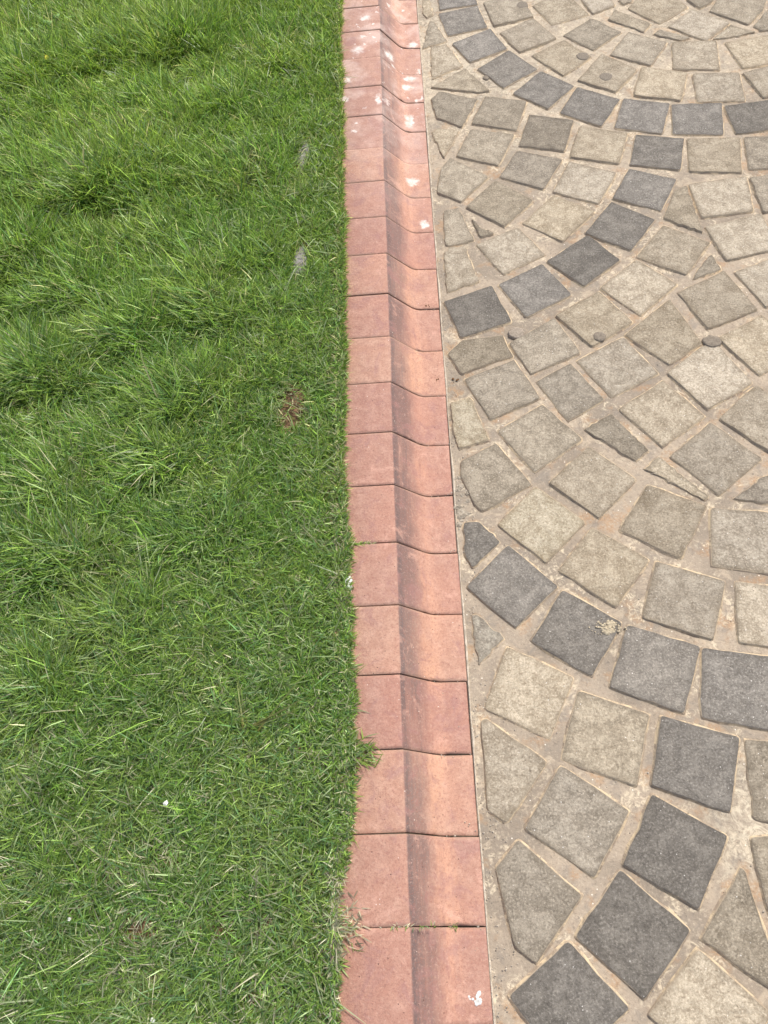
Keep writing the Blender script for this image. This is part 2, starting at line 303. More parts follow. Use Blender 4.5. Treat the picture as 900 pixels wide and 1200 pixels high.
def brick_material():
    k = NT('pink_concrete_brick')
    uvn = k.n('UVMap', uv_map='UVMap').outputs[0]; sep = k.n('SeparateXYZ'); k.put(sep.inputs[0], uvn); u, v = sep.outputs[0], sep.outputs[1]
    fine = k.noise(300, 3, .7); mid = k.noise(40, 4, .6); gr = k.noise(800, 2); big = k.noise(7, 3)
    st = k.noise(1.0, 4, .65, vec=k.scalev(uvn, 75, 5, 1)); st2 = k.noise(1.0, 3, .6, vec=k.scalev(uvn, 210, 9, 1))
    c = k.mix(k.step(mid, .35, .68), (.395, .218, .160), (.475, .285, .212))
    c = k.mix(k.step(big, .4, .65, 0, .5), c, (.455, .235, .165))
    # orange wear in the hollow of the kerb
    uj = k.math('ADD', u, k.math('MULTIPLY', k.math('SUBTRACT', k.noise(1.0, 4, .65, vec=k.scalev(uvn, 22, 14, 1)), .5), .055))
    uj = k.math('ADD', uj, k.math('MULTIPLY', k.math('SUBTRACT', k.rand(), .5), .018))
    org = k.math('MULTIPLY', k.step(uj, .228, .245), k.step(uj, .296, .262))
    c = k.mix(k.math('MULTIPLY', org, k.math('MULTIPLY', k.step(st, .3, .6, .1, .7), k.step(k.noise(11, 3, .6), .35, .6, .25, 1))), c, (.56, .31, .205))
    # grey scuffing on the sloping face, drawn out along the kerb
    sc = k.math('MULTIPLY', k.step(k.math('ADD', u, k.math('MULTIPLY', k.math('SUBTRACT', st, .5), .006)), .161, .168), k.step(uj, .245, .195))
    amt = k.math('MULTIPLY', sc, k.step(k.math('ADD', st, k.math('MULTIPLY', k.math('SUBTRACT', k.noise(5, 2), .5), .8)), .22, .58, .45, 1.0))
    c = k.mix(k.math('MULTIPLY', amt, .95), c, (.20, .13, .112))
    line = k.math('MULTIPLY', k.step(u, .162, .167), k.step(u, .184, .171))
    c = k.mix(k.math('MULTIPLY', line, k.step(st2, .30, .6, .3, .85)), c, (.135, .10, .095))
    c = k.mix(k.math('MULTIPLY', k.math('MULTIPLY', k.step(u, .17, .178), k.step(u, .235, .215)), k.step(st2, .55, .7, 0, .55)), c, (.20, .15, .135))
    hs = k.n('HueSaturation'); k.put(hs.inputs['Color'], c)
    k.put(hs.inputs['Value'], k.math('ADD', .92, k.math('MULTIPLY', k.rand(), .16))); k.put(hs.inputs['Hue'], k.math('ADD', .494, k.math('MULTIPLY', k.rand(), .010)))
    c = hs.outputs[0]
    blot = k.noise(16, 5, .7, dist=1.0)
    c = k.mix(k.step(blot, .50, .66, 0, .6), c, (.335, .18, .16))
    c = k.mix(k.step(blot, .44, .30, 0, .5), c, (.62, .37, .285))
    grain = k.noise(190, 4, .75)
    c = k.mix(k.step(grain, .52, .66, 0, .6), c, (.30, .14, .105))
    c = k.mix(k.step(grain, .46, .34, 0, .3), c, (.64, .42, .33))
    c = k.mix(k.step(fine, .57, .68, 0, .55), c, (.25, .12, .09))
    wv = k.n('TexVoronoi'); k.put(wv.inputs['Vector'], k.pos); wv.inputs['Scale'].default_value = 120
    s3 = k.n('SeparateColor'); k.put(s3.inputs[0], wv.outputs['Color'])
    pore = k.math('MULTIPLY', k.step(wv.outputs['Distance'], .17, .10), k.step(s3.outputs[0], .90, .92))
    c = k.mix(k.math('MULTIPLY', pore, .85), c, (.09, .05, .04))
    c = k.mix(k.math('MULTIPLY', k.step(wv.outputs['Distance'], .14, .08), k.step(s3.outputs[1], .95, .965)), c, (.80, .68, .60))
    # paler in patches towards the far end, then the splashes of whitewash on the far bricks, each where it lies on the kerb
    far = k.step(v, -1.3, -.1)
    c = k.mix(k.math('MULTIPLY', far, k.step(k.noise(9, 4, .65), .42, .66, .05, .42)), c, (.80, .66, .58))
    sm = k.math('MULTIPLY', k.step(k.noise(55, 3, .6, dist=.5), .66, .71), k.step(v, -.85, -.25))
    wob = k.n('TexNoise'); k.put(wob.inputs['Vector'], uvn); wob.inputs['Scale'].default_value = 55; wob.inputs['Detail'].default_value = 6; wob.inputs['Roughness'].default_value = .7
    wsub = k.n('VectorMath', operation='MULTIPLY_ADD'); k.put(wsub.inputs[0], wob.outputs['Color']); wsub.inputs[1].default_value = (.05, .05, 0); 
    k.put(wsub.inputs[2], uvn)
    tot = sm
    for su, sv, a, b in SPOTS:
        sb = k.n('VectorMath', operation='SUBTRACT'); k.put(sb.inputs[0], wsub.outputs[0]); sb.inputs[1].default_value = (su + .025, sv + .025, 0)
        ln = k.n('VectorMath', operation='LENGTH'); k.put(ln.inputs[0], k.scalev(sb.outputs[0], 1 / a, 1 / b, 0))
        tot = k.math('MAXIMUM', tot, k.step(ln.outputs['Value'], 1.15, .35))
    c = k.mix(k.math('MULTIPLY', tot, k.math('MULTIPLY', k.step(fine, .28, .55, .4, .85), k.step(k.noise(45, 4, .7), .32, .55, .35, 1))), c, (.80, .74, .68))
    # dirt worked into the edges of each brick
    e = k.attr('edge')
    c = k.mix(k.step(k.math('ADD', e, k.math('MULTIPLY', k.math('SUBTRACT', blot, .5), 2.4)), .45, 1.1, 0, .6), c, (.40, .265, .19))
    nb = k.bump(k.math('ADD', grain, k.math('MULTIPLY', mid, .9)), .6, .0026); nb = k.bump(gr, .3, .0006, nb)
    nb = k.bump(k.math('SUBTRACT', 1.0, pore), .5, .0015, nb)
    return k.done(c, .74, .32, nb)

def simple(name, a, b, scale=60, rough=.8, spec=.25, bump=.4, dist=.001):
    k = NT(name); f = k.noise(scale, 4, .65); g = k.noise(scale * 6, 3, .6)
    c = k.mix(k.step(f, .35, .65), a, b); c = k.mix(k.step(g, .58, .72, 0, .4), c, [v * .5 for v in a])
    return k.done(c, rough, spec, k.bump(k.math('ADD', f, g), bump, dist))

def blade_material(name='grass_blade'):
    k = NT(name); col = k.attr('col', 'Color')
    k.done(col, .40, .5)
    tr = k.n('BsdfTranslucent'); hs = k.n('HueSaturation'); k.put(hs.inputs['Color'], col); hs.inputs['Value'].default_value = 1.25; hs.inputs['Hue'].default_value = .49
    k.put(tr.inputs[0], hs.outputs[0]); mx = k.n('MixShader'); mx.inputs[0].default_value = .40
    k.t.links.new(k.b.outputs[0], mx.inputs[1]); k.t.links.new(tr.outputs[0], mx.inputs[2]); k.t.links.new(mx.outputs[0], k.out.inputs[0])
    return k.m

M_MORTAR = mortar_material(); M_BRICK = brick_material(); M_BLADE = blade_material()
M_SOIL = simple('lawn_soil', (.085, .055, .032), (.25, .155, .09), 70, .95, .1, .8, .006)
M_JOINT = simple('dirty_joint', (.055, .042, .032), (.11, .085, .06), 120, .95, .1)
M_SEAM = simple('pale_cement_seam', (.40, .34, .26), (.62, .54, .43), 60, .85, .2, .7, .003)
M_GUM = simple('grey_gum', (.19, .16, .125), (.27, .23, .18), 160, .8, .1, .6, .0015)
M_SLAB = simple('weathered_grey_stone', (.19, .18, .17), (.30, .285, .27), 50, .9, .2, .7, .003)
M_WHITE = simple('chalk_white', (.62, .62, .58), (.82, .82, .80), 150, .8, .3, .6, .002)
M_RUBBLE = simple('broken_mortar', (.24, .205, .16), (.48, .42, .33), 120, .9, .2, .7, .003)

# ---------------------------------------------------------------- setting: ground, lawn soil, pavement bed
tag(link('ground', mesh([(-300, -300, -.12), (300, -300, -.12), (300, 300, -.12), (-300, 300, -.12)], [(0, 1, 2, 3)]),
         simple('far_turf', (.045, .075, .02), (.08, .115, .03), 3, .95, .1)), kind='structure')

def mound(x, y):
    x = np.asarray(x, float); s = np.zeros_like(x)
    for mx, my, r, h in MOUNDS: s = np.maximum(s, h * np.exp(-(((x - mx) / r) ** 2 + ((y - my) / (r * .8)) ** 2)))
    return s
def hollow(x, y):
    s = np.zeros_like(np.asarray(x, float))
    for mx, my, r, h in MOUNDS: s = np.maximum(s, min(1, h) * np.exp(-(((x - mx) / (r * .6)) ** 2 + ((y - my + r * .85) / (r * .34)) ** 2)))
    return s * np.clip(.65 + .9 * vnoise(x, y, .07, 52), 0, 1) + .45 * np.clip(vnoise(x, y, .085, 53) - .45, 0, 1) * np.clip((-.45 - np.asarray(x)) / .3, 0, 1)
def lawn_z(x, y):
    t = np.clip((-.27 - np.asarray(x)) / .3, 0, 1)
    return .062 + t * (.010 * vnoise(x, y, .16, 3) - .012 * hollow(x, y) + .006 * vnoise(x, y, .06, 46) + .012 * mound(x, y) + .006 * vnoise(x, y, .05, 4))
link_l = link('lawn', fgrid(np.arange(-6.016, -.2759, .02), np.arange(-6, 5.001, .04), lawn_z), M_SOIL); tag(link_l, kind='structure')

def mortar_z(x, y):
    return -.0014 + .0008 * vnoise(x, y, .07, 7) + .0008 * vnoise(x, y, .035, 8) + .0005 * vnoise(x, y, .3, 9)
pav = link('pavement', fgrid(np.arange(.0, 2.4, .014), np.arange(-4.2, 2.0, .016), mortar_z), M_MORTAR); tag(pav, kind='structure')
def slab(x0, x1, y0, y1, z):
    me = mesh([(x0, y0, z), (x1, y0, z), (x1, y1, z), (x0, y1, z)], [(0, 1, 2, 3)]); return me
tag(link('paved_yard', slab(-.02, 60, -60, 60, -.0105), M_MORTAR), kind='structure')

# ---------------------------------------------------------------- paving stones
def dense_outline(P, rough, r):
    """corner-rounded, slightly uneven outline of polygon P (ccw)"""
    n = len(P); out = []
    for i in range(n):
        a, b, c = P[i - 1], P[i], P[(i + 1) % n]
        la, lc = np.hypot(*(a - b)), np.hypot(*(c - b))
        cut = min(random.uniform(.55, 1.35) * r, .33 * la, .33 * lc)
        pa = b + (a - b) / la * cut; pc = b + (c - b) / lc * cut
        out += [pa, .25 * pa + .5 * b + .25 * pc, pc]
        k = max(1, int(np.hypot(*(c - b)) / (.011 if rough else .030)))
        d = (c - b) / lc; nrm = np.array([d[1], -d[0]]); q = c - d * min(r, .33 * lc)
        for s in range(1, k):
            t = s / k; amp = .0015 if rough else .0009
            out.append(pc * (1 - t) + q * t + nrm * random.gauss(0, amp))
    return np.array(out)
def build_stone(code, rough, P):
    P = np.array(P, float); c = P.mean(0); size = min(np.ptp(P[:, 0]), np.ptp(P[:, 1]))
    O = dense_outline(P, rough, min(.004 if rough else .0062, size * .09)); n = len(O); d = O - c; L = np.hypot(d[:, 0], d[:, 1])[:, None]
    def ins(a): return O - d / L * np.minimum(a, L * .45)
    top = .0036 + random.uniform(-.0012, .0013); tx, ty = random.gauss(0, .007), random.gauss(0, .007)
    sk = np.array([random.uniform(.4, 1.3) for _ in range(n)])[:, None]
    rings = [(ins(-.0075 * sk), -.008), (ins(-.0045 * sk), -.0012), (ins(-.0009), .0002), (ins(.0002), .80), (ins(.0009), .98), (ins(.0028), 1.0), (ins(.030), 1.02)]
    rimv = [2, 2, 1.3, .95, .5, .25, 0]
    V, rim = [], []
    for (R, h), rv in zip(rings, rimv):
        for q in R:
            lx, ly = q - c; z = h * top if h > 0 else h
            if h > .1: z += (tx * lx + ty * ly) * min(1, h) + (random.gauss(0, .00035) if rv < .5 else random.gauss(0, .0003))
            V.append((lx, ly, z)); rim.append(rv)
    V.append((0, 0, top * 1.0)); rim.append(0); F = []
    for k in range(len(rings) - 1):
        for i in range(n):
            j = (i + 1) % n; F.append((k * n + i, k * n + j, (k + 1) * n + j, (k + 1) * n + i))
    b = (len(rings) - 1) * n
    for i in range(n): F.append((b + i, b + (i + 1) % n, len(V) - 1))
    me = mesh(V, F, True, 'paving_stone'); a = me.attributes.new('rim', 'FLOAT', 'POINT'); a.data.foreach_set('value', rim)
    o = link('paving_stone', me, STONE_MATS[code], pav, (c[0], c[1], 0))
    if code in STONE_WORD: o['label'] = STONE_WORD[code]
    return o
placed = []
for rec in STONES:
    code, rough, xy = rec[0], rec[1], rec[2:]
    P = np.array(xy, float).reshape(-1, 2) / 1000
    build_stone(code, rough, P); placed.append((P.mean(0), np.sqrt(((P - P.mean(0)) ** 2).sum(1)).max()))
# the fans carry on past the edges of the photograph
def fan(cx, cy, radii, y0, y1, x0, x1):
    for R in radii:
        nn = int(2 * math.pi * R / .170)
        ph = random.random() * 6.28; row = 'd' if (round(R / .165) % 4 == 1) else 'l'
        for i in range(nn):
            a = ph + i * 2 * math.pi / nn; m = np.array([cx + R * math.cos(a), cy + R * math.sin(a)])
            if not (y0 < m[1] < y1 and x0 < m[0] < x1): continue
            er, et = np.array([math.cos(a), math.sin(a)]), np.array([-math.sin(a), math.cos(a)])
            w, h = .069 + random.gauss(0, .003), .069 + random.gauss(0, .003)
            Q = np.array([m + er * h * sy + et * w * sx * (1 + .04 * sy) for sx, sy in ((1, -1), (1, 1), (-1, 1), (-1, -1))])
            Q = Q + np.random.default_rng(int(1e6 * abs(m[0] + m[1]))).normal(0, .003, Q.shape)
            ar = np.sum(Q[:, 0] * np.roll(Q[:, 1], -1) - np.roll(Q[:, 0], -1) * Q[:, 1])
            if ar < 0: Q = Q[::-1]
            if Q[:, 0].min() < .035: continue
            mid = np.concatenate([Q, (Q + np.roll(Q, -1, 0)) / 2])
            if in_frame(mid[:, 0], mid[:, 1], .007, 4).any(): continue
            if any(np.hypot(*(m - c)) < .072 + r * .60 for c, r in placed): continue
            build_stone(row if row == 'd' else random.choice('llm'), 0, Q); placed.append((m, .098))
fan(.98, .18, [.34 + .165 * k for k in range(-1, 7)], -.78, .95, .05, 1.75)
fan(.90, -1.66, [.31 + .165 * k for k in range(-1, 8)], -3.5, -.72, .05, 1.35)

fan(.90, -1.66, [.26 + .165 * k for k in range(0, 8)], -3.6, .95, .05, 1.7)
fan(-.12, -.56, [.84 + .08 * k for k in range(0, 16)], -3.6, .95, .05, 1.7)
# rubbly broken mortar wedged in beside the kerb, and a thin raised seam of cement along it
def blob(nu, nv, rx, ry, rz, seed, amp=.25):
    r = np.random.default_rng(seed); V = []; F = []
    for i in range(nv + 1):
        th = math.pi * i / nv
        for j in range(nu):
            ph = 2 * math.pi * j / nu; k = 1 + r.uniform(-amp, amp)
            V.append((rx * math.sin(th) * math.cos(ph) * k, ry * math.sin(th) * math.sin(ph) * k, rz * math.cos(th) * (1 + r.uniform(-amp, amp) * .5)))
    for i in range(nv):
        for j in range(nu): F.append((i * nu + j, (i + 1) * nu + j, (i + 1) * nu + (j + 1) % nu, i * nu + (j + 1) % nu))
    return V, F
for q in range(26):
    x, y = AT['rub1'][0] + rng.normal(0, .011), AT['rub1'][1] + rng.normal(0, .045)
    if x < .006: x = .008
    s = rng.uniform(.004, .012); V, F = blob(7, 4, s * rng.uniform(.7, 1.3), s * rng.uniform(.7, 1.3), s * .38, q, .3)
    link('mortar_chip', mesh(V, F, False), M_RUBBLE, pav, (x, y, -.0022))
ys = np.arange(-3.6, 1.3, .02); V = []; F = []
for i, y in enumerate(ys):
    w = .0042 + .0026 * float(vnoise(y, .3, .05, 21)) + .0012 * float(vnoise(y, .7, .02, 22)); z = .0008 + .0012 * float(vnoise(y, .1, .06, 23))
    V += [(.0012, y, -.012), (.0012, y, z), (max(.0022, w), y, z - .0002), (max(.004, w + .0025), y, -.012)]
    if i: 
        a = (i - 1) * 4; F += [(a + k, a + k + 1, a + k + 5, a + k + 4) for k in range(3)]
link('cement_seam', mesh(V, F), M_SEAM, pav)
# loose grit on the paving: nobody could count it
V, F = [], []; jr_ = JOINTS
for q in range(2200):
    x, y = rng.uniform(.004, 1.25), rng.uniform(-3.1, .4)
    u_ = rng.random()
    if u_ < .35: x = .004 + abs(rng.normal(0, .03))
    elif u_ < .47: x = -rng.uniform(.002, .07)
    if u_ > .42 and u_ < .47: y = random.choice(jr_)[0] + rng.normal(0, .003)
    s = rng.uniform(.0007, .0019); v, f = blob(4, 2, s, s, s * .8, 5000 + q, .3); b = len(V)
    zz = .001 if x >= 0 else .0006 + max(0, -x - .05) * .35
    V += [(a + x, bb + y, c + zz) for a, bb, c in v]; F += [tuple(i + b for i in ff) for ff in f]
tag(link('grit', mesh(V, F, False), simple('grit_grain', (.30, .25, .19), (.62, .56, .46), 300, .9, .2), None), kind='stuff', label='fine pale grit lying on the mortar and the foot of the kerb')

# ---------------------------------------------------------------- kerb: a row of pink bricks
kerb = tag(empty('kerb', (-.13, -1.4, 0)), 'pink concrete kerb of battered bricks between the lawn and the stone paving', 'kerb')
KX, KY = -.13, -1.4
PROF = [(-.276, -.060), (-.276, .0719), (-.274, .0739), (-.1390, .0739), (-.1372, .07385), (-.1355, .0731), (-.1343, .0720), (-.1328, .0706), (-.0850, .0235), (-.079, .0178), (-.073, .0127), (-.067, .0085), (-.061, .0055), (-.055, .0036), (-.048, .0028), (-.004, .0008), (-.0012, .0002), (0, -.002), (0, -.060)]
arc = [0.0] * len(PROF)
for i in range(3, len(PROF)):
    a = PROF[i - 1] if i > 3 else (-.300, .0739)
    arc[i] = arc[i - 1] + math.hypot(PROF[i][0] - a[0], PROF[i][1] - a[1])
arc[0], arc[1], arc[2], arc[-1] = .024, .024, .026, arc[-2]
jr = [a for a, b in JOINTS]; jl = [b for a, b in JOINTS]
up = [(jr[0] + .15 * k, jr[0] + .15 * k) for k in range(9, 0, -1)]; dn = [(jr[-1] - .152 * k, jr[-1] - .152 * k) for k in range(1, 7)]
JJ = up + list(JOINTS) + dn
gaps = [random.choice((.0008, .001, .0014, .0022)) for _ in JJ]
for k in range(len(JJ) - 1):
    (r0, l0), (r1, l1) = JJ[k], JJ[k + 1]           # far joint, near joint
    g0, g1 = gaps[k] / 2, gaps[k + 1] / 2; dz = random.gauss(0, .0009); dx = random.gauss(0, .0012); tilt = random.gauss(0, .003)
    V, F, ed, uv = [], [], [], []
    nP = len(PROF); cy = (r0 + r1) / 2
    for s, (t, e, drop) in enumerate(((0, 1, .0014), (.001, .8, .0003), (.008, .25, 0), (.5, 0, 0), (.5, 0, 0), (.008, .25, 0), (.001, .8, .0003), (0, 1, .0014))):
        for i, (x, z) in enumerate(PROF):
            m = min(1, max(0, -x / .1355)); ya = r0 * (1 - m) + l0 * m - g0; yb = r1 * (1 - m) + l1 * m + g1
            if s < 3: y = ya - t
            elif s == 3: y = ya * .66 + yb * .34
            elif s == 4: y = ya * .34 + yb * .66
            else: y = yb + t
            if s in (0, 7) and 2 < i < len(PROF) - 1: y += (-1 if s == 0 else 1) * abs(random.gauss(0, .0004) if random.random() > .12 else random.gauss(0, .0022))
            nx = -.7 if 5 <= i <= 12 else 0
            zz = z - (drop if z > -.05 else 0) + dz + tilt * (y - cy)
            V.append((x + dx + nx * drop, y, zz)); ed.append(e if 0 < i < nP - 1 else 1); uv.append((arc[i], y))
    for s in range(7):
        for i in range(nP - 1): F.append((s * nP + i, (s + 1) * nP + i, (s + 1) * nP + i + 1, s * nP + i + 1))
    F.append(tuple(range(nP))); F.append(tuple(reversed([7 * nP + i for i in range(nP)])))
    V = [(x - KX, y - cy, z) for x, y, z in V]
    me = mesh(V, F, True, 'kerb_brick')
    bm = bmesh.new(); bm.from_mesh(me); bmesh.ops.recalc_face_normals(bm, faces=bm.faces); bm.to_mesh(me); bm.free()
    a = me.attributes.new('edge', 'FLOAT', 'POINT'); a.data.foreach_set('value', ed)
    ul = me.uv_layers.new(name='UVMap'); vi = np.zeros(len(me.loops), np.int32); me.loops.foreach_get('vertex_index', vi)
    ul.data.foreach_set('uv', np.array(uv, np.float32)[vi].ravel())
    for pl in me.polygons:
        if len(pl.vertices) > 4: pl.use_smooth = False
    link('kerb_brick', me, M_BRICK, kerb, (0, cy - KY, 0))
core = [(-.273, -.06), (-.273, .069), (-.139, .069), (-.086, .0165), (-.070, .004), (-.056, -.001), (-.004, -.0035), (-.004, -.06)]
V = [(x - KX, y - KY, z) for y in (-3.7, 1.3) for x, z in core]; n = len(core)
link('joint_mortar', mesh(V, [(i, i + 1, n + i + 1, n + i) for i in range(n - 1)], False), M_JOINT, kerb)

# ---------------------------------------------------------------- grass
EY = np.array([a for a, b in EDGE])[::-1]; EX = np.array([b for a, b in EDGE])[::-1]
def lawn_edge(y): return np.interp(y, EY, EX) + .006 * vnoise(y, 0 * np.asarray(y), .045, 31) - .003 + .004 * vnoise(y, 0 * np.asarray(y), .012, 32)
def bare(x, y):
    s = np.zeros_like(x)
    for bx, by, rx, ry, w in BARE: s = np.maximum(s, w * np.exp(-(((x - bx) / (rx * 1.15 + .006)) ** 2 + ((y - by) / (ry * 1.2 + .008)) ** 2) ** 1.5))
    for (ax, ay), (bx, by) in ((AT['s1a'], AT['s1b']), (AT['s2a'], AT['s2b'])):
        t = np.clip(((x - ax) * (bx - ax) + (y - ay) * (by - ay)) / ((bx - ax) ** 2 + (by - ay) ** 2), 0, 1)
        d = np.hypot(x - ax - t * (bx - ax), y - ay - t * (by - ay)); s = np.maximum(s, 1.1 * np.exp(-(d / .017) ** 4))
    return s
def blades_mesh(x, y, z, az, length, width, tilt0, bend, col):
    """one bent, tapering blade per entry; tilt measured from upright"""
    n = len(x); rows = 4; V = np.zeros((n, 2 * rows - 1, 3), np.float32)
    hx, hy = np.cos(az), np.sin(az); sx, sy = -hy, hx; p = np.stack([x, y, z], 1).copy()
    tw = rng.uniform(-.7, .7, n); seg = length / (rows - 1)
    for r in range(rows):
        w = width * (1.0, .95, .68, 0)[r] * .5
        side = np.stack([sx * np.cos(tw), sy * np.cos(tw), np.sin(tw) * .8], 1) * w[:, None]
        if r < rows - 1: V[:, 2 * r] = p - side; V[:, 2 * r + 1] = p + side
        else: V[:, 2 * r] = p
        t = np.clip(tilt0 + bend * (r + .5) / rows, 0, 1.75)
        p = p + np.stack([hx * np.sin(t), hy * np.sin(t), np.cos(t)], 1) * seg[:, None]
    nv = 2 * rows - 1; base = (np.arange(n) * nv)[:, None]
    tri = np.array([0, 1, 3, 0, 3, 2, 2, 3, 5, 2, 5, 4, 4, 5, 6]); idx = (base + tri[None]).astype(np.int32).ravel()
    me = bpy.data.meshes.new('grass'); me.vertices.add(n * nv); me.vertices.foreach_set('co', V.ravel())
    me.loops.add(len(idx)); me.loops.foreach_set('vertex_index', idx); nt = len(idx) // 3
    me.polygons.add(nt); me.polygons.foreach_set('loop_start', (np.arange(nt) * 3).astype(np.int32)); me.update(calc_edges=True)
    a = me.attributes.new('col', 'FLOAT_COLOR', 'POINT'); c4 = np.ones((n, nv, 4), np.float32); c4[:, :, :3] = col[:, None, :]
    c4[:, 0:2, :3] *= np.array([1.15, .95, .8]); c4[:, 6, :3] *= np.array([1.2, 1.1, .9])
    a.data.foreach_set('color', c4.ravel()); return me
def blade_colour(x, y, n, dry):
    r = rng.random(n); g1 = np.array([.135, .225, .035]); g2 = np.array([.20, .27, .052]); g3 = np.array([.115, .20, .062]); g4 = np.array([.30, .36, .145])
    patch = np.clip(.5 + .6 * vnoise(x, y, .13, 41) + .25 * rng.normal(size=n), 0, 1)[:, None]
    c = g1 * (1 - patch) + g2 * patch
    k = r < .22; c[k] = g3; k = (r > .22) & (r < .33); c[k] = g4
    k = rng.random(n) < dry; c[k] = np.array([.40, .36, .20]) * rng.uniform(.6, 1.25, (k.sum(), 1))
    # the near part of the lawn is cooler and duller than the lush far corner
    far = np.clip((y + 2.9) / 2.6, 0, 1)[:, None]
    c = c * (np.array([.91, .98, 1.25]) * (1 - far) + np.array([1.02, 1.10, .80]) * far)
    return c * rng.lognormal(.27, .36, (n, 1))
def grow(ntuft, per, x0, x1, y0, y1, keep, tilt=(.35, 1.15), scale=1.0, flat=False):
    tx, ty = rng.uniform(x0, x1, ntuft), rng.uniform(y0, y1, ntuft)
    k = keep(tx, ty) & (tx < lawn_edge(ty) - .004); tx, ty = tx[k], ty[k]
    b = np.maximum(bare(tx, ty), .55 * hollow(tx, ty)); k = rng.random(len(tx)) > np.minimum(.96, b * 1.15); tx, ty = tx[k], ty[k]
    x = np.repeat(tx, per) + rng.normal(0, .0045, len(tx) * per); y = np.repeat(ty, per) + rng.normal(0, .0045, len(ty) * per)
    n = len(x); t = np.clip((-.27 - x) / .42, 0, 1); s = np.clip((y + 3.0) / 2.4, 0, 1)
    md = mound(x, y)
    L = (.025 + .016 * t * (.45 + .55 * s) + .015 * md * t + .006 * vnoise(x, y, .10, 43) * t + .006 * vnoise(x, y, .045, 47) * (.3 + .7 * t)) * rng.lognormal(0, .36, n) * scale
    az = rng.uniform(0, 2 * math.pi, n)
    # lean: outwards from the tuft crowns plus a combed drift
    gx, gy = np.zeros(n), np.zeros(n); e = .02
    gx = -(mound(x + e, y) - mound(x - e, y)) / .15; gy = -(mound(x, y + e) - mound(x, y - e)) / .15
    dirn = vnoise(x, y, .35, 44) * 1.6 + 2.1
    wx = np.cos(az) + .40 * gx + .32 * np.cos(dirn) * t; wy = np.sin(az) + .40 * gy + .32 * np.sin(dirn) * t; az = np.arctan2(wy, wx)
    tl = rng.uniform(*tilt, n); bend = rng.uniform(.1, 1.0, n)
    # trimmed at the kerb: short blades there
    near = np.clip((lawn_edge(y) - x) / .05, 0, 1); L *= (1 - .36 * hollow(x, y)) * (.62 + .38 * near) * (1 - .4 * np.clip(bare(x, y), 0, 1))
    W = rng.uniform(.0016, .0030, n) * (1 + .25 * md) * (1 + .45 * t * s)
    dry = np.clip(.025 + .04 * (1 - s) ** 2 + .09 * (1 - s) * np.clip(vnoise(x, y, .09, 48), 0, 1) + .55 * bare(x, y) + .10 * np.clip(vnoise(x, y, .12, 45) - .3, 0, 1) + .18 * (near < .5), 0, .85)
    if flat: L *= .9; dry = np.clip(dry + .12, 0, .9)
    z = np.where(x > -.276, .0735, lawn_z(x, y) - .002)
    return (x, y, z, az, L, W, tl, bend, blade_colour(x, y, n, dry))
vis = lambda x, y: in_frame(x, y, .07, 45)
out = lambda x, y: ~in_frame(x, y, .07, 45)
parts = [grow(148000, 5, -1.85, -.22, -3.15, .65, vis), grow(30000, 5, -1.85, -.22, -3.15, .65, vis, (1.1, 1.5), 1.0, True),
         grow(60000, 5, -2.3, -.22, -3.6, 1.1, out)]
# the longer bright blades that lie over the sward
ov = list(grow(4200, 4, -1.85, -.24, -3.15, .65, vis, (.95, 1.4), 1.45)); ov[5] = ov[5] * .95; ov[2] = ov[2] + .012
ov[8] = np.array([.23, .31, .13]) * rng.lognormal(0, .25, (len(ov[0]), 1)); parts.append(tuple(ov))
# fringe along the kerb
yy = rng.uniform(-3.6, 1.1, 14000); xx = lawn_edge(yy) - np.abs(rng.normal(0, .012, len(yy))) - .001; n = len(yy)
az = rng.normal(0, 1.1, n); L = rng.uniform(.010, .024, n) * np.where(rng.random(n) < .08, 1.5, 1)
tuf = (np.abs(yy + 2.548) < .018) | (np.abs(yy + 2.853) < .02) | (np.abs(yy + 2.10) < .015) | (np.abs(yy + 1.95) < .012); L[tuf] *= 1.55
fr_dry = np.where(np.abs(yy + 2.83) < .07, .75, .20)
parts.append((xx, yy, np.where(xx > -.276, .0735, lawn_z(xx, yy)), az, L, rng.uniform(.0018, .0032, n), rng.uniform(.5, 1.3, n), rng.uniform(.1, .8, n), blade_colour(xx, yy, n, fr_dry)))
cat = [np.concatenate([p[i] for p in parts]) for i in range(9)]
print('blades', len(cat[0]))
tag(link('grass', blades_mesh(*cat), M_BLADE), 'bright green lawn grass, longer in tufts away from the kerb', kind='stuff')

# ---------------------------------------------------------------- small things
def disc(nu, r, h, seed, sq=1.0):
    q = np.random.default_rng(seed); V, F = [], []; k = 1 + q.uniform(-.1, .1, nu)
    for rr, z in ((1.05, -.007), (1.0, h * .45), (.8, h * .92), (.4, h)):
        for j in range(nu):
            a = 2 * math.pi * j / nu; V.append((r * rr * k[j] * math.cos(a), r * rr * k[j] * sq * math.sin(a), z))
    V.append((0, 0, h * .95)); 
    for i in range(3):
        for j in range(nu): F.append((i * nu + j, i * nu + (j + 1) % nu, (i + 1) * nu + (j + 1) % nu, (i + 1) * nu + j))
    F += [(3 * nu + j, 3 * nu + (j + 1) % nu, 4 * nu) for j in range(nu)]
    return mesh(V, F)
def lump(name, key, r, h, z, label, mat=None, sq=1.0, seed=0, cat='gum'):
    o = link(name, disc(18, r, h, seed, sq), mat or M_GUM, None, (*AT[key], z)); return tag(o, label, cat)
G = 'grey flattened blobs stuck on the paving'
lump('flattened_gum', 'disc_a', .0165, .0030, .0040, 'round dark grey blob flattened on the lower corner of a buff stone', seed=1)['group'] = G
lump('flattened_gum', 'disc_b', .023, .0022, .0035, 'wide ragged grey blob wedged between two buff stones at the right', seed=7, sq=.85)['group'] = G
